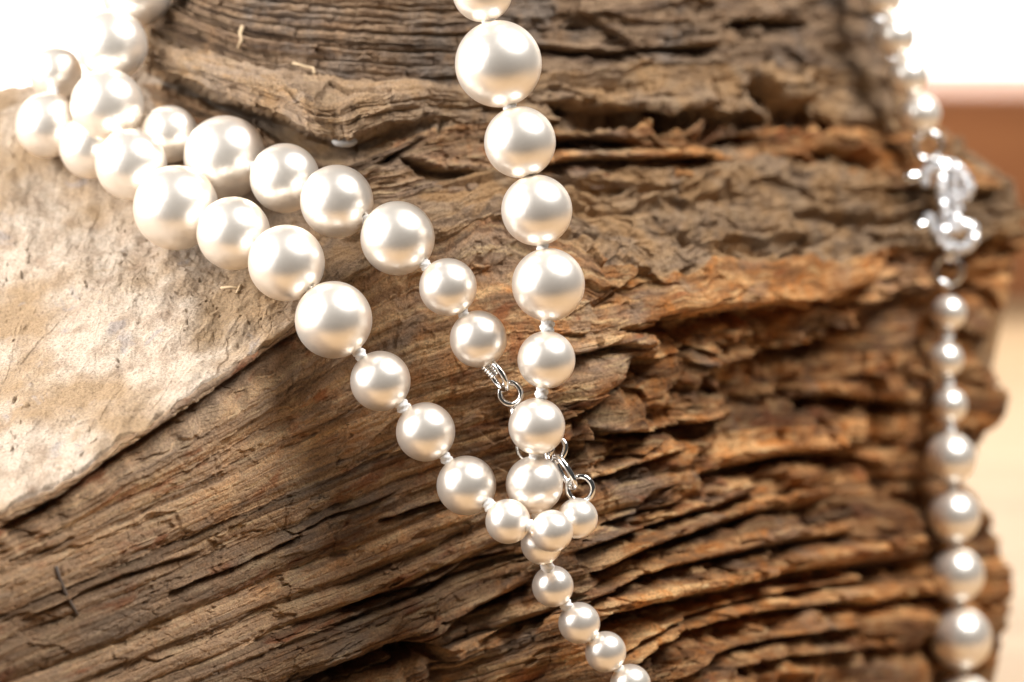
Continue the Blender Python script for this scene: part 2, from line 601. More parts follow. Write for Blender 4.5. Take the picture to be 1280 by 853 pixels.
def box_blur(a, k, axis):
    pad = [(0, 0)] * a.ndim
    pad[axis] = (k, k)
    b = np.pad(a, pad, mode='edge')
    cs = np.cumsum(b, axis=axis)
    z = np.zeros_like(np.take(cs, [0], axis))
    cs = np.concatenate([z, cs], axis)
    n = a.shape[axis]
    hi = np.take(cs, np.arange(2 * k + 1, 2 * k + 1 + n), axis)
    lo = np.take(cs, np.arange(0, n), axis)
    return (hi - lo) / (2 * k + 1)


Nv = normals(Pv)
for ax, kz in ((0, 6), (1, 12)):
    Nv = box_blur(Nv, kz, ax)
Nv /= np.linalg.norm(Nv, axis=-1, keepdims=True)
# outward = towards the camera / up
sgn = np.sign(np.sum(Nv * np.array([0, 0.5, -1.0]), -1).mean())
Nv *= sgn

# arc length along the bed in mm
mid = Pv[NCL // 2]
smm = np.concatenate([[0], np.cumsum(np.linalg.norm(np.diff(mid, axis=0), axis=1))])


def strata(smm2, t, bounds, seed, L, amp_noise, amp_block, Lb, groove, gw, rough_edge=0.25):
    """relief of a pile of layers; t across, smm2 along (mm)"""
    tw = t + rough_edge * (0.45 * fbm(smm2 / 7.0, t / 4.0, 3, seed + 50) + 0.35 * ang(smm2 / 3.1, 7, seed + 51) * vn(smm2 / 9, t / 3, seed + 52))
    b = np.asarray(bounds)
    i = np.clip(np.searchsorted(b, tw.ravel()).reshape(tw.shape) - 1, 0, len(b) - 2)
    th = b[i + 1] - b[i]
    f = (tw - b[i])
    prot = (hsh(i, 3, seed) - 0.5) * amp_noise + amp_noise * (0.55 * ang(smm2 / (L * 0.55), i, seed + 3) + 0.3 * ang(smm2 / (L * 0.2), i, seed + 5) + 0.12 * ang(smm2 / (L * 0.06), i, seed + 6))
    u = smm2 / Lb * (0.6 + 0.8 * hsh(i, 5, seed)) + hsh(i, 9, seed) * 10 + 0.25 * fbm(smm2 / 3, t / 1.5, 3, seed + 9)
    cell = np.floor(u)
    fu = u - cell
    blk = (hsh(cell, i, seed + 4) - 0.5) * amp_block
    edge = np.minimum(f, th - f)
    g = groove * (0.25 + 0.75 * hsh(i, 11, seed)) * np.clip(1.25 - edge / gw, 0, 1)
    crack = groove * 0.3 * np.exp(-(np.minimum(fu, 1 - fu) * Lb / 0.22) ** 2) * (hsh(cell, i, seed + 8) > 0.45)
    rnd = -0.2 * (np.abs(2 * f / th - 1)) ** 3 * np.minimum(th, 2.0) * 0.35
    return prot + blk - g - crack + rnd, i


rng = np.random.RandomState(11)


def make_bounds(lo, hi, a, b):
    out = [lo]
    while out[-1] < hi:
        out.append(out[-1] + a + (b - a) * rng.rand() ** 1.6)
    return out


B1 = [0, 3.2, 8.2, 11.5, 16.5, 20.5, 26.0, 30.0, 33.5, 36.0, 40.5, 44.5, 48.0, 53.0, 58.0, 66, 78, 92, 110, 131]
B2 = make_bounds(0, 131, 0.9, 2.6)
B3 = make_bounds(0, 131, 0.25, 0.9)

SM, TT = np.meshgrid(smm, tau)
right = sstep(560, 820, S)                          # bold ledges to the right, tight lamination on the left
low = sstep(20, 40, T)
low2 = sstep(24, 34, T)
amp = 0.13 + right * (-0.03 + 0.17 * low2) + 0.26 * low * sstep(250, 520, S) * (1 - right)
d1, i1 = strata(SM, TT, B1, 101, 26.0, 3.6, 2.6, 16.0, 4.2, 0.75, 0.7)
d2, i2 = strata(SM, TT, B2, 202, 18.0, 1.7, 1.0, 9.0, 1.3, 0.25, 0.4)
d3, i3 = strata(SM, TT, B3, 303, 8.0, 0.35, 0.28, 3.0, 0.32, 0.12, 0.25)
slabf = sstep(800, 840, S) * (1 - sstep(1060, 1110, S)) * (1 - sstep(7, 10, T))
smoothz = 0.9 * slabf + np.exp(-((S - 980) / 150) ** 2 - ((T - 21) / 9) ** 2)
plain = right * sstep(-0.06, 0.10, fbm(SM / 20, TT / 7, 2, 409))      # broad unbroken faces between the rough beds
disp = (1 - 0.85 * plain) * amp * (d1 + (0.75 - 0.45 * smoothz) * d2) + (0.22 - 0.14 * smoothz) * (1 - 0.5 * plain) * d3 + 2.5 * (smoothz - 0.9 * slabf) * fbm(SM / 11, TT / 6, 2, 407)
# chunks broken away: step recesses with crisp edges
ch = fbm(SM / 17, TT / 5.5, 4, 404)
disp += 2.0 * right * (1 - 0.6 * low2) * facets(SM / 24 + 0.25 * vn(SM / 14, TT / 8, 435), TT / 8.5 + 0.2 * vn(SM / 12, TT / 8, 436), 461)
disp -= (0.45 + 0.9 * right) * (1 - 0.8 * plain) * sstep(0.10, 0.15, ch) + (0.35 + 0.6 * right) * sstep(0.24, 0.27, ch)
disp += 1.3 * fbm(SM / 30, TT / 16, 3, 405) + 0.16 * fbm(SM / 2.4, TT / 1.6, 3, 406)
fc1 = facets(SM / 13 + 0.35 * vn(SM / 9, TT / 6, 431), TT / 4.2 + 0.25 * vn(SM / 8, TT / 5, 432), 421)
fc2 = facets(SM / 4.5 + 0.3 * vn(SM / 3, TT / 2, 433), TT / 1.7, 441)
fc3 = facets(SM / 0.9, TT / 0.45, 451)
disp += (0.16 + (1.2 - 0.75 * low2) * right) * fc1 + (0.12 + 0.20 * right) * (1 - 0.75 * plain) * fc2 + 0.075 * fc3
# oblique fractures crossing the beds
for k_, (a_, o_, w_) in enumerate([(0.8, 0.0, 0.10), (-1.2, 40.0, 0.12), (2.0, 80, 0.09)]):
    q = fbm(SM / 9 + a_ * TT / 9 + o_, TT / 30, 2, 500 + k_)
    disp -= 0.12 * np.exp(-(q / (w_ * 0.10)) ** 2) * sstep(-0.1, 0.25, fbm(SM / 14, TT / 10, 2, 520 + k_))
# distinct shelves and the gaps under them: line (px, py), gap height px, depth mm, lip mm
GAPLINES = [
    ([(822, 398), (860, 397), (927, 387), (996, 384), (1040, 362), (1085, 340)], 30, 5.5, 1.8),
    ([(700, 448), (735, 440), (775, 434), (815, 430)], 12, 2.6, 1.0),
    ([(712, 525), (745, 506), (772, 480), (800, 446), (830, 448)], 34, 5.5, 1.2),
    ([(740, 536), (800, 541), (870, 529), (915, 519)], 10, 3.0, 0.8),
    ([(735, 604), (790, 584), (860, 560)], 9, 3.0, 0.8),
    ([(755, 657), (800, 641), (868, 622)], 9, 2.6, 0.8),
    ([(742, 718), (784, 696), (850, 672), (930, 642), (1045, 622)], 12, 4.0, 1.5),
    ([(742, 792), (768, 770), (850, 746), (921, 732), (1000, 712), (1060, 702), (1160, 692)], 20, 5.5, 1.8),
    ([(775, 842), (850, 796), (921, 773), (1000, 757), (1090, 748)], 14, 4.0, 1.6),
    ([(720, 760), (760, 742), (800, 722), (860, 704), (921, 690), (1000, 672), (1070, 662)], 9, 3.0, 1.3),
    ([(715, 690), (760, 676), (820, 655), (890, 632), (960, 606)], 8, 2.6, 1.1),
    ([(760, 830), (800, 806), (860, 774), (930, 752), (1010, 735), (1100, 722)], 8, 2.6, 1.1),
    ([(900, 845), (960, 826), (1040, 816), (1120, 810)], 8, 2.5, 1.0),
    ([(830, 864), (900, 817), (980, 797), (1070, 786)], 9, 3.0, 1.0),
    ([(380, 853), (420, 834), (470, 813), (515, 802), (565, 814)], 28, 7.0, 1.8),
    ([(515, 806), (560, 782), (610, 752), (660, 728)], 14, 4.5, 1.6),
    ([(600, 800), (640, 780), (690, 765)], 12, 4.0, 1.0),
    ([(430, 760), (480, 742), (540, 728), (590, 700), (640, 690)], 8, 2.4, 0.8),
    ([(470, 650), (540, 628), (600, 612)], 6, 1.6, 0.6),
    ([(210, 742), (330, 692), (420, 646), (500, 612)], 5, 1.1, 0.5),
    ([(40, 770), (150, 722), (260, 690)], 6, 1.0, 0.5),
    ([(10, 656), (70, 622), (134, 577), (176, 550), (214, 524), (262, 492), (311, 459), (362, 424), (400, 398)], 17, 3.6, 0.4),
    ([(880, 590), (940, 574), (1000, 566), (1060, 566), (1130, 580)], 16, 5.0, 1.5),
    ([(1010, 500), (1050, 494), (1100, 500), (1140, 506)], 20, 5.0, 1.0),
    ([(880, 470), (930, 452), (990, 440), (1060, 430)], 12, 3.5, 1.0),
    ([(1060, 380), (1110, 372), (1170, 370)], 16, 4.5, 1.0),
    ([(1070, 830), (1080, 760), (1120, 745), (1180, 742)], 14, 4.0, 1.0),
]
PYJ = py + 2.0 * fbm(SM / 6, TT / 6, 3, 901) + (3.0 * fc1 + 1.6 * fc2) * (1 - 0.7 * low2)


def gap_relief(PX, PYJ, lines, seed, tail=3.2, k=1.0):
    out = np.zeros_like(PYJ)
    pale = np.zeros_like(PYJ)
    for n_, (ln, w, dep, lip) in enumerate(lines):
        lx = np.array([p[0] for p in ln], float)
        cs = np.where((PX[0] > lx[0] - 8) & (PX[0] < lx[-1] + 8))[0]
        c0, c1 = cs[0], cs[-1] + 1
        x = PX[0][c0:c1]
        lyy = pchip(lx, np.array([p[1] for p in ln], float), np.clip(x, lx[0], lx[-1]))
        de = PYJ[:, c0:c1] - lyy[None]
        mask = sstep(lx[0] - 6, lx[0] + 22, x) * (1 - sstep(lx[-1] - 22, lx[-1] + 6, x))
        vary = 0.75 + 0.5 * fbm(x / 30, n_ * 7.7 + 0 * x, 3, seed + n_)
        ww = w * (0.8 + 0.5 * vn(x / 22, n_ * 3.1 + 0 * x, seed + 40 + n_))
        out[:, c0:c1] -= (mask * vary * dep * k) * sstep(-0.8, 0.8, de) * (1 - 0.55 * sstep(0.6, 1.1, de / ww) - 0.45 * sstep(1.0, tail, de / ww))
        out[:, c0:c1] += (mask * lip) * np.exp(-((de + w * 0.45) / (w * 0.55)) ** 2)
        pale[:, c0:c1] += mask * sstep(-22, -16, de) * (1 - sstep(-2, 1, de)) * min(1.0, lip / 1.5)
    return out, np.clip(pale, 0, 1)


disp += 1.6 * right * fbm(SM / 16, TT / 8, 2, 408)
disp = disp * (1 - 0.8 * slabf) + 1.6 * slabf
gr, pale = gap_relief(S, PYJ, GAPLINES, 910, 3.2, 1.35)
disp += gr
disp = np.clip(disp, -11, 5)
layer_rand = hsh(i1, 21, 3) * 0.45 + hsh(i2, 22, 3) * 0.35 + hsh(i3, 23, 3) * 0.2
layer_rand = np.clip((layer_rand - 0.5) * 1.9 + 0.5, 0, 1)
layer_rand = layer_rand * (1 - slabf) + 0.72 * slabf
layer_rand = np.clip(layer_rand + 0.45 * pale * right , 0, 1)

# ledge relief
vmm = np.concatenate([[0], np.cumsum(np.linalg.norm(np.diff(Pv[NCL - 1:NCL + NLD].mean(1), axis=0), axis=1))])[1:]
SL, VL = np.meshgrid(smm, vmm)
fl = fbm(SL / 16 - VL / 60, VL / 11, 4, 601)
terr = lambda n_, k_, w_: (np.floor(n_ * k_) + sstep(0.5 - w_, 0.5 + w_, n_ * k_ - np.floor(n_ * k_))) / k_
SLs = np.broadcast_to(scl, SL.shape)
lr = sstep(430, 760, SLs)
led = 0.18 * (1 - lr) * terr(fl, 3, 0.16) + (1.5 + 0.8 * lr) * fl
fl2 = fbm(SL / 6 + 3, VL / 5, 4, 611)
led += 0.9 * fl2
led += (0.09 + 0.15 * lr) * fbm(SL / 1.8, VL / 1.8, 4, 621)
lf1 = facets(SL / 10 + 0.5 * fl, VL / 6 + 0.5 * fl2, 622)
led += 1.3 * lr * facets(SL / 20 + 0.3 * fl, VL / 9 + 0.3 * fl2, 645)
led += (0.20 + 0.7 * lr) * lf1 + (0.06 + 0.30 * lr) * facets(SL / 3.2 + 0.4 * fl2, VL / 2.2, 625) + 0.06 * facets(SL / 0.9, VL / 0.8, 628)
for k_, sd in enumerate((631, 641, 651)):
    q = fbm(SL / 13 + k_ * 5, VL / 18 + k_, 4, sd)
    led -= (0.14 + 0.5 * lr) * np.exp(-(q / 0.010) ** 2) * sstep(0.08, 0.3, fbm(SL / 12, VL / 12, 2, sd + 5))
pits = fbm(SL / 1.1, VL / 0.9, 2, 661)
led -= 0.5 * sstep(0.42, 0.6, pits) * sstep(-0.1, 0.3, fbm(SL / 9, VL / 9, 2, 662))
# flakes broken off along the front edge
near = fbm(SL / 14, VL / 9, 3, 671)
led[VL > vmm[299 - 1] * 1.0] *= 1.0
LGAPS = [
    ([(835, 288), (900, 298), (960, 304), (1020, 300)], 11, 3.5, 1.2),
    ([(690, 246), (760, 262), (835, 262)], 7, 2.2, 1.0),
    ([(990, 260), (1080, 270), (1150, 262)], 9, 3.0, 1.2),
    ([(560, 276), (600, 262), (650, 256), (720, 272)], 6, 2.0, 1.0),
    ([(640, 305), (700, 286), (770, 292)], 6, 1.8, 0.8),
    ([(1050, 236), (1130, 232), (1200, 240)], 8, 2.5, 1.0),
    ([(780, 236), (840, 244), (920, 240)], 6, 2.0, 0.8),
    ([(430, 300), (480, 282), (540, 268)], 5, 1.2, 0.6),
]
led += gap_relief(SLs, ly + 2 * fbm(SL / 6, VL / 6, 3, 981) + 3 * lf1, LGAPS, 990)[0]
lt = sstep(0, 0.5, VL)
led = led * lt + disp[0][None] * (1 - lt)
disp_all = np.concatenate([disp[::-1], led, np.zeros((3, len(cols)))])
Pd = Pv + Nv * disp_all[..., None]
BODY_P = view_to_world(Pd[..., 0], Pd[..., 1], Pd[..., 2])

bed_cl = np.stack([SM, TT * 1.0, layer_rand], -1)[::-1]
bed_ld = np.stack([SL, VL + 200, sstep(170, 560, SLs)], -1)
bed_bk = np.repeat(bed_ld[-1:], 3, 0)
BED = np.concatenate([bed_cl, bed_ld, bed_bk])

rock = empty("layered_rock", Vector((0, 0.03, 0)))
tag(rock, "large brown layered rock with a pale sunlit ledge on its left side", "rock")
all_rock = []
# one object for each thick layer of the cliff (rows run bottom to top in BODY_P)
tb = B1[:]
for a, b in zip(tb[:-1], tb[1:]):
    r = np.where((tau >= a) & (tau <= b))[0]
    if len(r) == 0:
        continue
    r0, r1 = r[0], min(r[-1] + 1, NCL - 1)
    i0, i1_ = NCL - 1 - r1, NCL - 1 - r0
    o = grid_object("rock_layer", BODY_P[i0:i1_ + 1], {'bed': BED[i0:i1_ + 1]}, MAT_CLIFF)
    child(o, rock)
    all_rock.append(o)
o = grid_object("rock_ledge", BODY_P[NCL - 1:], {'bed': BED[NCL - 1:]}, MAT_LEDGE)
o["label"] = "pale sandy flat ledge of the rock"
child(o, rock)
all_rock.append(o)

# ------------------------------------------------------------------ the rock: upper block with the overhanging slab
ucol = np.concatenate([np.arange(70, 176, 3.0), np.arange(176, 1250, 1.45), np.arange(1250, 1420, 5.0)])
us = np.clip(ucol, 176, 1250)
uw_l = np.maximum(176 - ucol, 0)
uw_r = np.maximum(ucol - 1250, 0)
U = {  # guide rows: px, py, depth (bottom to top)
    'u0': [(176, 150, 40), (250, 195, 33), (330, 235, 27), (420, 262, 21), (480, 262, 19), (560, 248, 24), (620, 244, 29), (700, 240, 36), (850, 236, 52), (1000, 236, 76), (1250, 235, 108)],
    'u1': [(176, 102, 39), (250, 135, 31), (330, 171, 25), (420, 204, 19.5), (480, 186, 19), (560, 165, 25), (620, 160, 30), (700, 165, 37), (850, 162, 52), (1000, 165, 76), (1250, 178, 107)],
    'u1b': [(176, 93, 49), (250, 122, 43), (330, 155, 38), (420, 187, 31), (480, 172, 25), (560, 152, 26), (620, 150, 31), (700, 155, 38), (850, 150, 55), (1000, 152, 80), (1250, 168, 110)],
    'u2': [(176, 84, 33), (250, 113, 24), (330, 145, 17), (420, 176, 12), (470, 162, 15), (560, 143, 24), (620, 141, 31), (700, 146, 38), (850, 140, 51), (1000, 140, 74), (1250, 158, 106)],
    'u3': [(176, 62, 32), (250, 86, 22.5), (330, 111, 15.5), (420, 133, 11.5), (470, 124, 15), (560, 119, 25), (620, 118, 32), (700, 110, 39), (850, 100, 53), (1000, 96, 76), (1250, 110, 106)],
    'u4': [(176, 36, 40), (250, 58, 32), (330, 84, 27), (420, 99, 25), (480, 104, 26), (560, 106, 31), (620, 104, 36), (700, 95, 42), (850, 85, 56), (1000, 80, 79), (1250, 90, 108)],
    'u5': [(176, -60, 42), (250, -50, 33), (330, -46, 29), (420, -42, 29), (480, -40, 30), (560, -40, 34), (620, -40, 38), (700, -44, 44), (850, -48, 58), (1000, -50, 82), (1250, -48, 108)],
    'u6': [(176, -260, 52), (330, -250, 40), (480, -250, 40), (620, -250, 46), (850, -250, 66), (1000, -250, 90), (1250, -250, 112)],
    'u7': [(176, -290, 150), (480, -290, 150), (850, -290, 170), (1250, -290, 200)],
}
keys = ['u0', 'u1', 'u1b', 'u2', 'u3', 'u4', 'u5', 'u6', 'u7']
upos = [0.0, 8.0, 10.0, 11.5, 14.5, 20.0, 36.0, 58.0, 70.0]
urow = np.concatenate([np.linspace(0, 36, 330), np.linspace(36.3, 70, 60)])
UY = np.stack([smooth_curve(U[k_], us, 1) for k_ in keys])
UD = np.stack([smooth_curve(U[k_], us, 2) for k_ in keys])
for r_, sd_ in ((3, 31), (4, 32)):
    UY[r_] += (5 * ang(us / 40.0, 1, sd_) + 1.0 * ang(us / 14.0, 2, sd_)) * (1 - sstep(520, 640, us))
    UD[r_] += (1.6 * ang(us / 38.0, 3, 33) + 0.25 * ang(us / 12.0, 4, 33)) * (1 - sstep(520, 640, us))
i_ = np.clip(np.searchsorted(upos, urow) - 1, 0, len(upos) - 2)
ft = ((urow - np.array(upos)[i_]) / np.diff(upos)[i_])[:, None]
upy = UY[i_] * (1 - ft) + UY[i_ + 1] * ft
ud = UD[i_] * (1 - ft) + UD[i_ + 1] * ft
upy = box_blur(upy, 2, 0)
ud = box_blur(ud, 2, 0)
US, UT = np.meshgrid(us, urow)
upy = upy + 4.0 * fbm(US / 120, UT / 12, 3, 701) + 2.2 * fbm(US / 26, UT / 7, 3, 702)
lft = np.interp(upy, [-300, -60, 0, 30, 60, 95, 150, 260], [235, 222, 212, 190, 180, 174, 172, 172])
upx = US + (lft - 176) * np.clip(1 - (US - 176) / 120, 0, 1)
rsil = np.interp(upy, [p[0] for p in SIL], [p[1] for p in SIL])
upx = np.where(US > 950, 950 + (US - 950) / 300 * (rsil - 12 - 950), upx)
ud = ud + 5.0 * np.clip(1 - (US - 176) / 55, 0, 1) ** 2.2
kk = (D0 + ud) / F_PX
WL = np.broadcast_to(uw_l, upy.shape)
WR = np.broadcast_to(uw_r, upy.shape)
UX = (upx - 640) * kk - 0.0 * WL + 0.0012 * WL ** 1.6 - 0.0006 * WR ** 2
UP = np.stack([UX, (426.5 - upy) * kk, ud + 1.1 * WL + 0.9 * WR], -1)
UN = normals(UP)
for ax, kz in ((0, 4), (1, 8)):
    UN = box_blur(UN, kz, ax)
UN /= np.linalg.norm(UN, axis=-1, keepdims=True)
UN *= np.sign(np.sum(UN * np.array([0, 0.5, -1.0]), -1).mean())
midu = UP[200]
usm = np.concatenate([[0], np.cumsum(np.linalg.norm(np.diff(midu, axis=0), axis=1))])
USM, _ = np.meshgrid(usm, urow)
UB1 = [0, 3.5, 8.0, 11.5, 14.5, 20.0, 23.0, 27.0, 31.0, 36.0, 44, 52, 71]
UB2 = make_bounds(0, 71, 0.7, 2.0)
UB3 = make_bounds(0, 71, 0.25, 0.7)
uright = sstep(520, 720, US)
e1, j1 = strata(USM, UT, UB1, 801, 22.0, 1.8, 2.6, 13.0, 2.2, 0.5, 0.6)
e2, j2 = strata(USM, UT, UB2, 802, 16.0, 0.9, 0.5, 9.0, 0.75, 0.22, 0.25)
e3, j3 = strata(USM, UT, UB3, 803, 9.0, 0.25, 0.15, 4.0, 0.28, 0.12, 0.15)
striated = sstep(19.5, 21, UT) * (1 - uright)
slabtop = 0.45 * np.exp(-((UT - 17.6) / 2.3) ** 4) * (1 - uright)
udisp = (0.12 + 0.12 * uright) * e1 + (0.30 + 1.0 * striated - 0.12 * uright) * e2 * (1 - 0.85 * slabtop) + (0.8 - 0.55 * uright) * e3 * (1 - 0.9 * slabtop)
uch = fbm(USM / 15, UT / 5, 4, 804)
uplain = uright * sstep(-0.06, 0.10, fbm(USM / 18, UT / 6, 2, 841))
udisp *= 1 - 0.8 * uplain
udisp += 1.8 * uright * facets(USM / 20 + 0.25 * vn(USM / 12, UT / 8, 842), UT / 7.0, 843)
udisp -= (0.25 + 1.0 * uright) * (1 - 0.8 * uplain) * sstep(0.1, 0.15, uch) + 0.9 * uright * sstep(0.22, 0.26, uch)
udisp += 0.8 * fbm(USM / 22, UT / 12, 3, 805) + 0.28 * fbm(USM / 2, UT / 1.6, 4, 806)
uf1 = facets(USM / 12 + 0.4 * vn(USM / 8, UT / 5, 831), UT / 4.0, 821)
udisp += (0.12 + 1.0 * uright + 0.7 * (UT < 20)) * uf1 + (0.10 + 0.3 * uright + 0.15 * (UT < 20)) * facets(USM / 2.6, UT / 1.0, 824) + 0.07 * facets(USM / 0.8, UT / 0.4, 827)
udisp += 0.5 * e2 * np.exp(-((UT - 13) / 2.0) ** 4)
udisp += slabtop * 0.8 * terr(fbm(USM / 9, UT / 4, 4, 807), 4, 0.07)
udisp *= 1 - 0.8 * sstep(0, 1, (2.0 - UT)) * 0.5
UGAPS = [
    ([(690, 128), (760, 134), (830, 142), (905, 128)], 16, 5.5, 2.0),
    ([(935, 96), (962, 118), (1000, 128), (1060, 130)], 18, 6.5, 3.0),
    ([(860, 172), (900, 160), (950, 168)], 14, 5.0, 1.0),
    ([(640, 176), (720, 170), (800, 178)], 10, 3.5, 1.0),
    ([(1020, 190), (1060, 186), (1120, 196)], 18, 5.0, 1.0),
    ([(640, 210), (740, 200), (860, 198), (960, 206)], 10, 3.5, 1.5),
    ([(500, 196), (560, 214), (640, 214)], 9, 3.0, 1.0),
    ([(470, 205), (520, 176), (556, 150)], 7, 2.5, 0.6),
    ([(640, 58), (760, 62), (900, 56)], 8, 2.0, 0.8),
    ([(900, 30), (1000, 20), (1080, 28)], 12, 3.5, 1.0),
]
udisp *= 1 - 0.35 * uright
udisp += gap_relief(US, upy + 2 * fbm(USM / 6, UT / 6, 3, 951) + 3 * uf1, UGAPS, 960, 2.6, 1.7)[0]
udisp = np.clip(udisp, -11, 5)
UPd = UP + UN * udisp[..., None]
UW = view_to_world(UPd[..., 0], UPd[..., 1], UPd[..., 2])
ubed = np.stack([USM + 300, UT + 400, hsh(j1, 31, 3) * 0.3 + hsh(j2, 32, 3) * 0.45 + hsh(j3, 33, 3) * 0.25], -1)
ubed[..., 2] = np.where((UT > 9.3) & (UT < 20.3), 0.62 + 0.38 * uright, ubed[..., 2])
for nm, a, b, mt in (("rock_foot_layer", 0, 9.5, MAT_CLIFF), ("rock_slab", 9.5, 20.0, MAT_SLAB), ("rock_upper_block", 20.0, 70, MAT_UPPER)):
    r = np.where((urow >= a) & (urow <= b))[0]
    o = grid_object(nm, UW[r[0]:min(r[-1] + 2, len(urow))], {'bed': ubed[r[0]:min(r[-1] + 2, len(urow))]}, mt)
    child(o, rock)
    all_rock.append(o)

# ------------------------------------------------------------------ collision tree of the rock (to rest the pearls on)
bvhs = []
for P in (BODY_P[:, ::2][::2], UW[:, ::2][::2]):
    R_, K_ = P.shape[:2]
    idx = np.arange(R_ * K_).reshape(R_, K_)
    q = np.stack([idx[:-1, :-1], idx[:-1, 1:], idx[1:, 1:], idx[1:, :-1]], -1).reshape(-1, 4)
    bvhs.append(BVHTree.FromPolygons(P.reshape(-1, 3).tolist(), q.tolist()))


def rock_dist(p):
    best = 1e9
    for b in bvhs:
        h = b.find_nearest(p)
        if h[0] is not None:
            best = min(best, h[3])
    return best


def rock_hit(p):
    """first hit of the ray from the camera through p: distance from the camera"""
    o = Vector(CAM * MM)
    dr = (p - o).normalized()
    best = 1e9
    for b in bvhs:
        h = b.ray_cast(o, dr)
        if h[0] is not None:
            best = min(best, h[3])
    return best


# ------------------------------------------------------------------ pearls
def lathe(profile, seg):
    vs, fs = [], []
    n = len(profile)
    for i in range(seg):
        a = 2 * math.pi * i / seg
        for r, z in profile:
            vs.append((r * math.cos(a), r * math.sin(a), z))
    for i in range(seg):
        j = (i + 1) % seg
        for k in range(n - 1):
            fs.append((i * n + k, j * n + k, j * n + k + 1, i * n + k + 1))
    return vs, fs


def pearl_mesh():
    """unit pearl with a drilled hole along z"""
    h = 0.075
    prof = [(h * 0.8, -0.86)]
    a0 = math.asin(h * 1.0)
    prof.append((h, -math.cos(a0) + 0.012))
    nlat = 44
    for k in range(nlat + 1):
        a = -math.pi / 2 + a0 + 0.03 + (math.pi - 2 * a0 - 0.06) * k / nlat
        prof.append((math.cos(a), math.sin(a)))
    prof.append((h, math.cos(a0) - 0.012))
    prof.append((h * 0.8, 0.86))
    vs, fs = lathe(prof, 64)
    me = bpy.data.meshes.new("pearl")
    me.from_pydata(vs, [], fs)
    me.polygons.foreach_set('use_smooth', np.ones(len(fs), dtype=bool))
    me.materials.append(MAT_PEARL)
    return me


def knot_mesh():
    """unit thread knot: a little barrel of slanted windings"""
    vs, fs = [], []
    seg, rows = 24, 13
    for i in range(rows):
        z = -1 + 2 * i / (rows - 1)
        rr = 0.62 + 0.38 * math.sqrt(max(0, 1 - (z * 0.98) ** 2))
        if i in (0, rows - 1):
            rr = 0.35
        for j in range(seg):
            a = 2 * math.pi * j / seg
            r = rr * (1 + 0.15 * math.sin(3 * a + 5.5 * z) + 0.06 * math.sin(8 * a - 9 * z) + 0.05 * math.sin(2 * a + 1.0))
            vs.append((r * math.cos(a), r * math.sin(a), z * 1.05))
    for i in range(rows - 1):
        for j in range(seg):
            k = (j + 1) % seg
            fs.append((i * seg + j, i * seg + k, (i + 1) * seg + k, (i + 1) * seg + j))
    fs.append(tuple(range(seg))[::-1])
    fs.append(tuple((rows - 1) * seg + j for j in range(seg)))
    me = bpy.data.meshes.new("thread_knot")
    me.from_pydata(vs, [], fs)
    me.polygons.foreach_set('use_smooth', np.ones(len(fs), dtype=bool))
    me.materials.append(MAT_KNOT)
    return me


PEARL_ME = pearl_mesh()
KNOT_ME = knot_mesh()


def place(me, name, p, direction, scale, root, roll=0.0):
    o = bpy.data.objects.new(name, me)
    C.objects.link(o)
    q = Vector(direction).to_track_quat('Z', 'Y')
    o.rotation_euler = (q.to_matrix() @ Matrix.Rotation(roll, 3, 'Z')).to_euler()
    o.location = p
    o.scale = scale if isinstance(scale, tuple) else (scale,) * 3
    child(o, root)
    return o


def tube(name, pts, rad, mat, root=None, closed=False, seg=10):
    pts = [Vector(p) for p in pts]
    n = len(pts)
    vs, fs = [], []
    prev = None
    for i, p in enumerate(pts):
        if closed:
            t = (pts[(i + 1) % n] - pts[i - 1]).normalized()
        else:
            t = (pts[min(i + 1, n - 1)] - pts[max(i - 1, 0)]).normalized()
        if prev is None:
            a = t.orthogonal().normalized()
        else:
            a = (prev - t * prev.dot(t)).normalized()
        prev = a
        b = t.cross(a)
        r = rad(i / (n - 1)) if callable(rad) else rad
        for j in range(seg):
            an = 2 * math.pi * j / seg
            vs.append(p + (a * math.cos(an) + b * math.sin(an)) * r)
    m = n if closed else n - 1
    for i in range(m):
        i2 = (i + 1) % n
        for j in range(seg):
            k = (j + 1) % seg
            fs.append((i * seg + j, i * seg + k, i2 * seg + k, i2 * seg + j))
    if not closed:
        fs.append(tuple(range(seg))[::-1])
        fs.append(tuple((n - 1) * seg + j for j in range(seg)))
    o = mesh_object(name, vs, fs, mat)
    if root:
        child(o, root)
    return o


def ring(name, px_, py_, d, r_mm, wire_mm, axis, root, stretch=1.0, up=None, mat=None):
    c = Vector(pix(px_, py_, d))
    ax = (Vector(RGT) * axis[0] + Vector(UPV) * axis[1] + Vector(FWD) * axis[2]).normalized()
    if up is None:
        u = ax.orthogonal().normalized()
    else:
        u = (Vector(RGT) * up[0] + Vector(UPV) * up[1] + Vector(FWD) * up[2])
        u = (u - ax * u.dot(ax)).normalized()
    w = ax.cross(u)
    pts = []
    for i in range(32):
        a = 2 * math.pi * i / 32
        pts.append(c + (u * math.cos(a) * stretch + w * math.sin(a)) * r_mm * MM)
    return tube(name, pts, wire_mm * MM, mat or MAT_SILVER, root, closed=True)


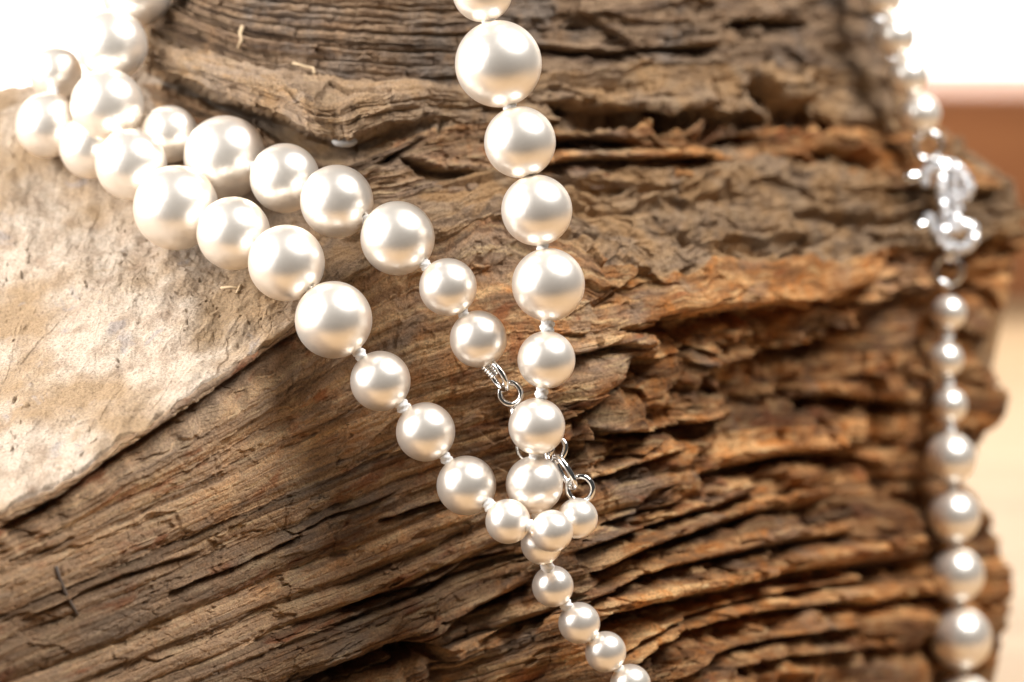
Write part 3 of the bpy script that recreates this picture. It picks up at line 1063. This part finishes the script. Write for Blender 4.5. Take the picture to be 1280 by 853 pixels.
def strand(root, beads, rest=True, knot_r=0.85, knots=True):
    """beads: (px, py, r_px, depth) in order along the thread"""
    pos, rad = [], []
    for (bx_, by_, br, bd) in beads:
        r = br * (D0 + bd) / F_PX * MM
        p = Vector(pix(bx_, by_, bd))
        if rest:
            cam_p = Vector(CAM * MM)
            for _ in range(60):
                hit = rock_hit(p)
                dist = rock_dist(p)
                inside = (p - cam_p).length > hit
                if inside or dist < r * 0.97:
                    p = cam_p + (p - cam_p) * (1 - 0.0004 / (p - cam_p).length * (4 if inside else 1))
                    r *= 1 - 0.0004 / (p - cam_p).length * (4 if inside else 1)
                else:
                    break
        pos.append(p)
        rad.append(r)
    for i, p in enumerate(pos):
        a = pos[max(i - 1, 0)]
        b = pos[min(i + 1, len(pos) - 1)]
        ax = (b - a).normalized()
        fw = Vector(FWD)
        if abs(ax.dot(fw)) > 0.6:                      # the thread leaves sideways through the drill hole
            ax = (ax - fw * ax.dot(fw) * 0.85).normalized()
        place(PEARL_ME, "pearl", p, ax, rad[i] * random.uniform(0.985, 1.01), root, random.uniform(0, 6))
    for i in range(len(pos) - 1):
        d = pos[i + 1] - pos[i]
        L = d.length
        gap = L - rad[i] - rad[i + 1]
        c = pos[i] + d.normalized() * (rad[i] + gap / 2)
        hl = max(gap / 2 + 0.00022, 0.0005)
        if knots:
            place(KNOT_ME, "thread_knot", c, d.normalized(), (knot_r * MM * random.uniform(0.85, 1.08), knot_r * MM * random.uniform(0.85, 1.08), max(hl, 0.0007)), root, random.uniform(0, 6))
        GAPS.append((root.name, i, round(gap * 1000, 2)))
    tube("thread", pos, 0.00022, MAT_KNOT, root, seg=6)
    return pos, rad


GAPS = []
S1 = [(252, -246, 44, 58), (222, -164, 45, 52), (194, -84, 46, 45), (170, -8, 44, 38), (140, 57, 45, 31), (134, 132, 46.5, 25), (164, 206, 45, 19), (220, 260, 54, 12.6), (292, 292, 46, 6.0), (358, 329, 48, 0), (417, 400, 48, -2),
      (475.5, 476.5, 37.5, -0.5), (532, 540, 37.5, 0), (583, 607, 37.5, 0), (635, 652, 28.5, -3.6), (690, 664, 26.5, -6), (722, 648, 25.5, -0.4)]
S2 = [(70, 92, 34, 46), (60, 157, 41, 40), (114, 184, 40, 35), (166, 188, 30, 33), (212, 168, 36, 25), (282, 197, 52, 19), (356, 223, 44, 11), (421, 252, 46, 4.5), (497, 298, 46, 1), (560, 359, 36.5, -1), (598, 424, 36, 0)]
S3 = [(548, -252, 38, -2), (564, -170, 45, -2), (584, -86, 38, -2), (603, -10, 38, -2), (623, 80, 54, -2), (650, 178, 45, -2), (671, 263, 45, -2), (685.5, 356, 46, -2), (683, 450, 36, -2), (671, 533, 36, -2), (668, 606, 36, 0), (677, 680, 26, 2.6),
      (691, 733, 26, 6), (724, 779, 26, 8), (757, 815, 26, 9), (788, 856, 26, 10), (814, 902, 26, 11), (838, 951, 28, 12), (858, 1006, 28, 13), (874, 1062, 28, 14)]
S4a = [(1055, -152, 25, 92), (1071, -102, 25, 92), (1087, -53, 25, 92), (1103, -4, 25.5, 92), (1119, 46, 25.5, 92), (1135, 95, 25.5, 92), (1150, 143, 25.5, 92)]
S4b = [(1186, 391, 22, 92), (1182, 450, 22, 92), (1187, 507, 22, 92), (1188, 573, 32, 91), (1192, 646, 33, 91), (1196, 719, 34, 91), (1201, 798, 39, 91), (1206, 882, 39, 91), (1210, 964, 38, 91), (1213, 1040, 35, 91), (1215, 1112, 33, 91), (1216, 1180, 33, 91)]

neck1 = empty("pearl_necklace", pix(417, 440, 4))
tag(neck1, "cream pearl necklace looped in two runs across the pale ledge, with chain clasp", "necklace", "pearl necklaces")
strand(neck1, S1)
strand(neck1, S2)
neck2 = empty("pearl_necklace", pix(685, 400, 4))
tag(neck2, "single sharp pearl strand hanging down the centre in front of the rock", "necklace", "pearl necklaces")
strand(neck2, S3)
neck3 = empty("pearl_necklace", pix(1185, 400, 88))
tag(neck3, "blurred pearl strand with a rhinestone clasp hanging at the right edge of the rock", "necklace", "pearl necklaces")
strand(neck3, S4a, rest=False, knot_r=0.95)
strand(neck3, S4b, rest=False, knot_r=0.95)

# clasp of the looped necklace: wire end, links and rings
for q_ in range(5):
    ring("wire_coil", 608 + 2.3 * q_, 457 + 2.9 * q_, 0.4 - 0.1 * q_, 0.85 - 0.04 * q_, 0.19, (0.62, -0.78, 0.15), neck1)
ring("chain_link", 622, 470, -0.6, 1.4, 0.4, (0.75, 0.45, 0.5), neck1, 1.5, (0.55, -0.85, 0))
ring("jump_ring", 638, 492, 0.6, 1.5, 0.42, (0.25, 0.1, 1), neck1)
tube("clasp_body", [pix(642, 508, 1.5), pix(652, 530, 3.2), pix(668, 556, 3.8), pix(690, 568, 2.6)], lambda t: 0.00085 + 0.0010 * math.sin(math.pi * t), MAT_SILVER, neck1)
ring("clasp_ring", 664, 560, 4.2, 2.0, 0.32, (0.2, 0.2, 1), neck1)
ring("jump_ring", 695, 563, 1.6, 1.35, 0.38, (0.5, -0.2, 1), neck1, 1.25, (0.4, 0.8, 0))
ring("chain_link", 706, 590, 0.4, 1.4, 0.42, (0.85, 0.5, 0.45), neck1, 1.75, (0.62, -0.8, 0))
ring("jump_ring", 725, 611, 0.8, 1.75, 0.42, (0.2, 0.15, 1), neck1)

# rhinestone clasp of the right strand
ring("jump_ring", 1160, 183, 92.0, 2.3, 0.55, (0.1, 0.2, 1), neck3)
ring("jump_ring", 1185, 338, 92.0, 2.3, 0.55, (0.1, 0.1, 1), neck3)
tube("clasp_shank", [pix(1164, 196, 91.0), pix(1170, 206, 90.5)], 0.0008, MAT_SILVER, neck3)
tube("clasp_shank", [pix(1186, 308, 90.5), pix(1186, 326, 91.0)], 0.0008, MAT_SILVER, neck3)
orn_curves = [
    [(1156, 228), (1160, 213), (1174, 206), (1190, 208), (1204, 220), (1211, 236), (1206, 246)],
    [(1178, 212), (1177, 235), (1181, 262), (1180, 290)],
    [(1192, 216), (1193, 240), (1197, 262), (1193, 285)],
    [(1161, 274), (1170, 292), (1184, 306), (1202, 311), (1215, 301), (1218, 289), (1208, 282)]]
plate = empty("ornament", pix(1186, 255, 91.0))
child(plate, neck3)
gem_v, gem_f = lathe([(0.0001, 0.62), (0.55, 0.55), (1.0, 0.1), (0.85, -0.3), (0.0001, -0.7)], 8)
GEM = bpy.data.meshes.new("rhinestone")
GEM.from_pydata(gem_v, [], gem_f)
GEM.materials.append(MAT_CRYSTAL)
plate_b = None
for ci, cv in enumerate(orn_curves):
    pts = np.array(cv, float)
    seglen = np.concatenate([[0], np.cumsum(np.linalg.norm(np.diff(pts, axis=0), axis=1))])
    tt = np.linspace(0, seglen[-1], 24)
    cx_, cy_ = pchip(seglen, pts[:, 0], tt), pchip(seglen, pts[:, 1], tt)
    o = tube("setting_bar", [Vector(pix(a, b, 91.6)) for a, b in zip(cx_, cy_)], 0.00105, MAT_SILVER, seg=8)
    o.parent = neck3
    o.matrix_parent_inverse = Matrix.Translation(-neck3.location)
    nst = int(seglen[-1] / 10.5)
    for q in range(nst + 1):
        t_ = seglen[-1] * q / nst
        ax_, ay_ = float(pchip(seglen, pts[:, 0], np.array([t_]))[0]), float(pchip(seglen, pts[:, 1], np.array([t_]))[0])
        g = bpy.data.objects.new("rhinestone", GEM)
        C.objects.link(g)
        g.location = Vector(pix(ax_, ay_, 90.4 - 0.15 * (ci == 1)))
        dirv = (-Vector(FWD) + Vector((random.uniform(-.6, .6), 0, random.uniform(-.5, .6)))).normalized()
        g.rotation_euler = dirv.to_track_quat('Z', 'Y').to_euler()
        g.scale = (random.uniform(0.0009, 0.0012),) * 3
        g.parent = o
bpy.data.objects.remove(plate)
for (ax_, ay_, r_) in ((1138, 222, 1.0), (1150, 283, 0.8)):
    tube("clasp_tongue", [pix(ax_ - 10, ay_ + 2, 90.0), pix(ax_, ay_, 89.6), pix(ax_ + 13, ay_ - 3, 90.5), pix(1166, ay_ - 6, 91.6)],
         lambda t: (0.0011 if t < .7 else 0.0007) * (0.6 + 0.4 * math.sin(math.pi * min(1, t * 1.2 + .2))), MAT_SILVER, neck3)

# ------------------------------------------------------------------ small debris on the rock
def surf(px_, py_, lift):
    p = Vector(pix(px_, py_, 0))
    o = Vector(CAM * MM)
    h = rock_hit(p)
    return o + (p - o).normalized() * (h - lift * MM)


def fibre(label, pts, rad, mat, lift=0.35, name="straw_fibre", cat="straw"):
    ps = [surf(a, b, lift) for a, b in pts]
    base = ps[0]
    o = tube(name, [p for p in ps], rad * MM, mat, seg=7)
    tag(o, label, cat)
    return o


fibre("short curled straw bit stuck upright on the dark striated block", [(303, 32), (300, 42), (302, 50), (298, 60)], 0.25, MAT_STRAW, 0.6)
fibre("straw bit stuck on the striated block nearest the overhanging slab", [(366, 79), (374, 81), (383, 84), (391, 85), (393, 92)], 0.2, MAT_STRAW, 0.6)
fibre("thin yellow straw curl on the ledge below the pearls", [(276, 360), (288, 359), (296, 360), (301, 356), (296, 366)], 0.17, MAT_STRAW, 0.3)
fibre("dark thin twig stuck to the lower left face of the rock", [(70, 708), (74, 722), (82, 742), (90, 757), (97, 769)], 0.24, MAT_TWIG, 0.15, "twig", "twig")


def pebble(px_, py_, r_mm, d):
    c = Vector(pix(px_, py_, d))
    vs, fs = [], []
    for i in range(13):
        th = math.pi * i / 12
        for j in range(20):
            ph = 2 * math.pi * j / 20
            n = Vector((math.sin(th) * math.cos(ph), math.sin(th) * math.sin(ph), math.cos(th)))
            r = r_mm * MM * (1 + 0.16 * float(vn(n.x * 1.7 + 3, n.y * 1.7 + n.z * 2.1, 77)))
            vs.append(c + Vector((n.x * 1.5, n.y, n.z * 0.75)) * r)
    for i in range(12):
        for j in range(20):
            k = (j + 1) % 20
            fs.append((i * 20 + j, (i + 1) * 20 + j, (i + 1) * 20 + k, i * 20 + k))
    o = mesh_object("pebble", vs, fs, MAT_PEBBLE)
    return tag(o, "tiny white pebble wedged under the tip of the overhanging slab", "pebble")


pebble(431, 177, 1.15, 17.5)

print("GAPS", [g for g in GAPS if g[2] < -0.3 or g[2] > 2.0])

scene.render.engine = 'CYCLES'
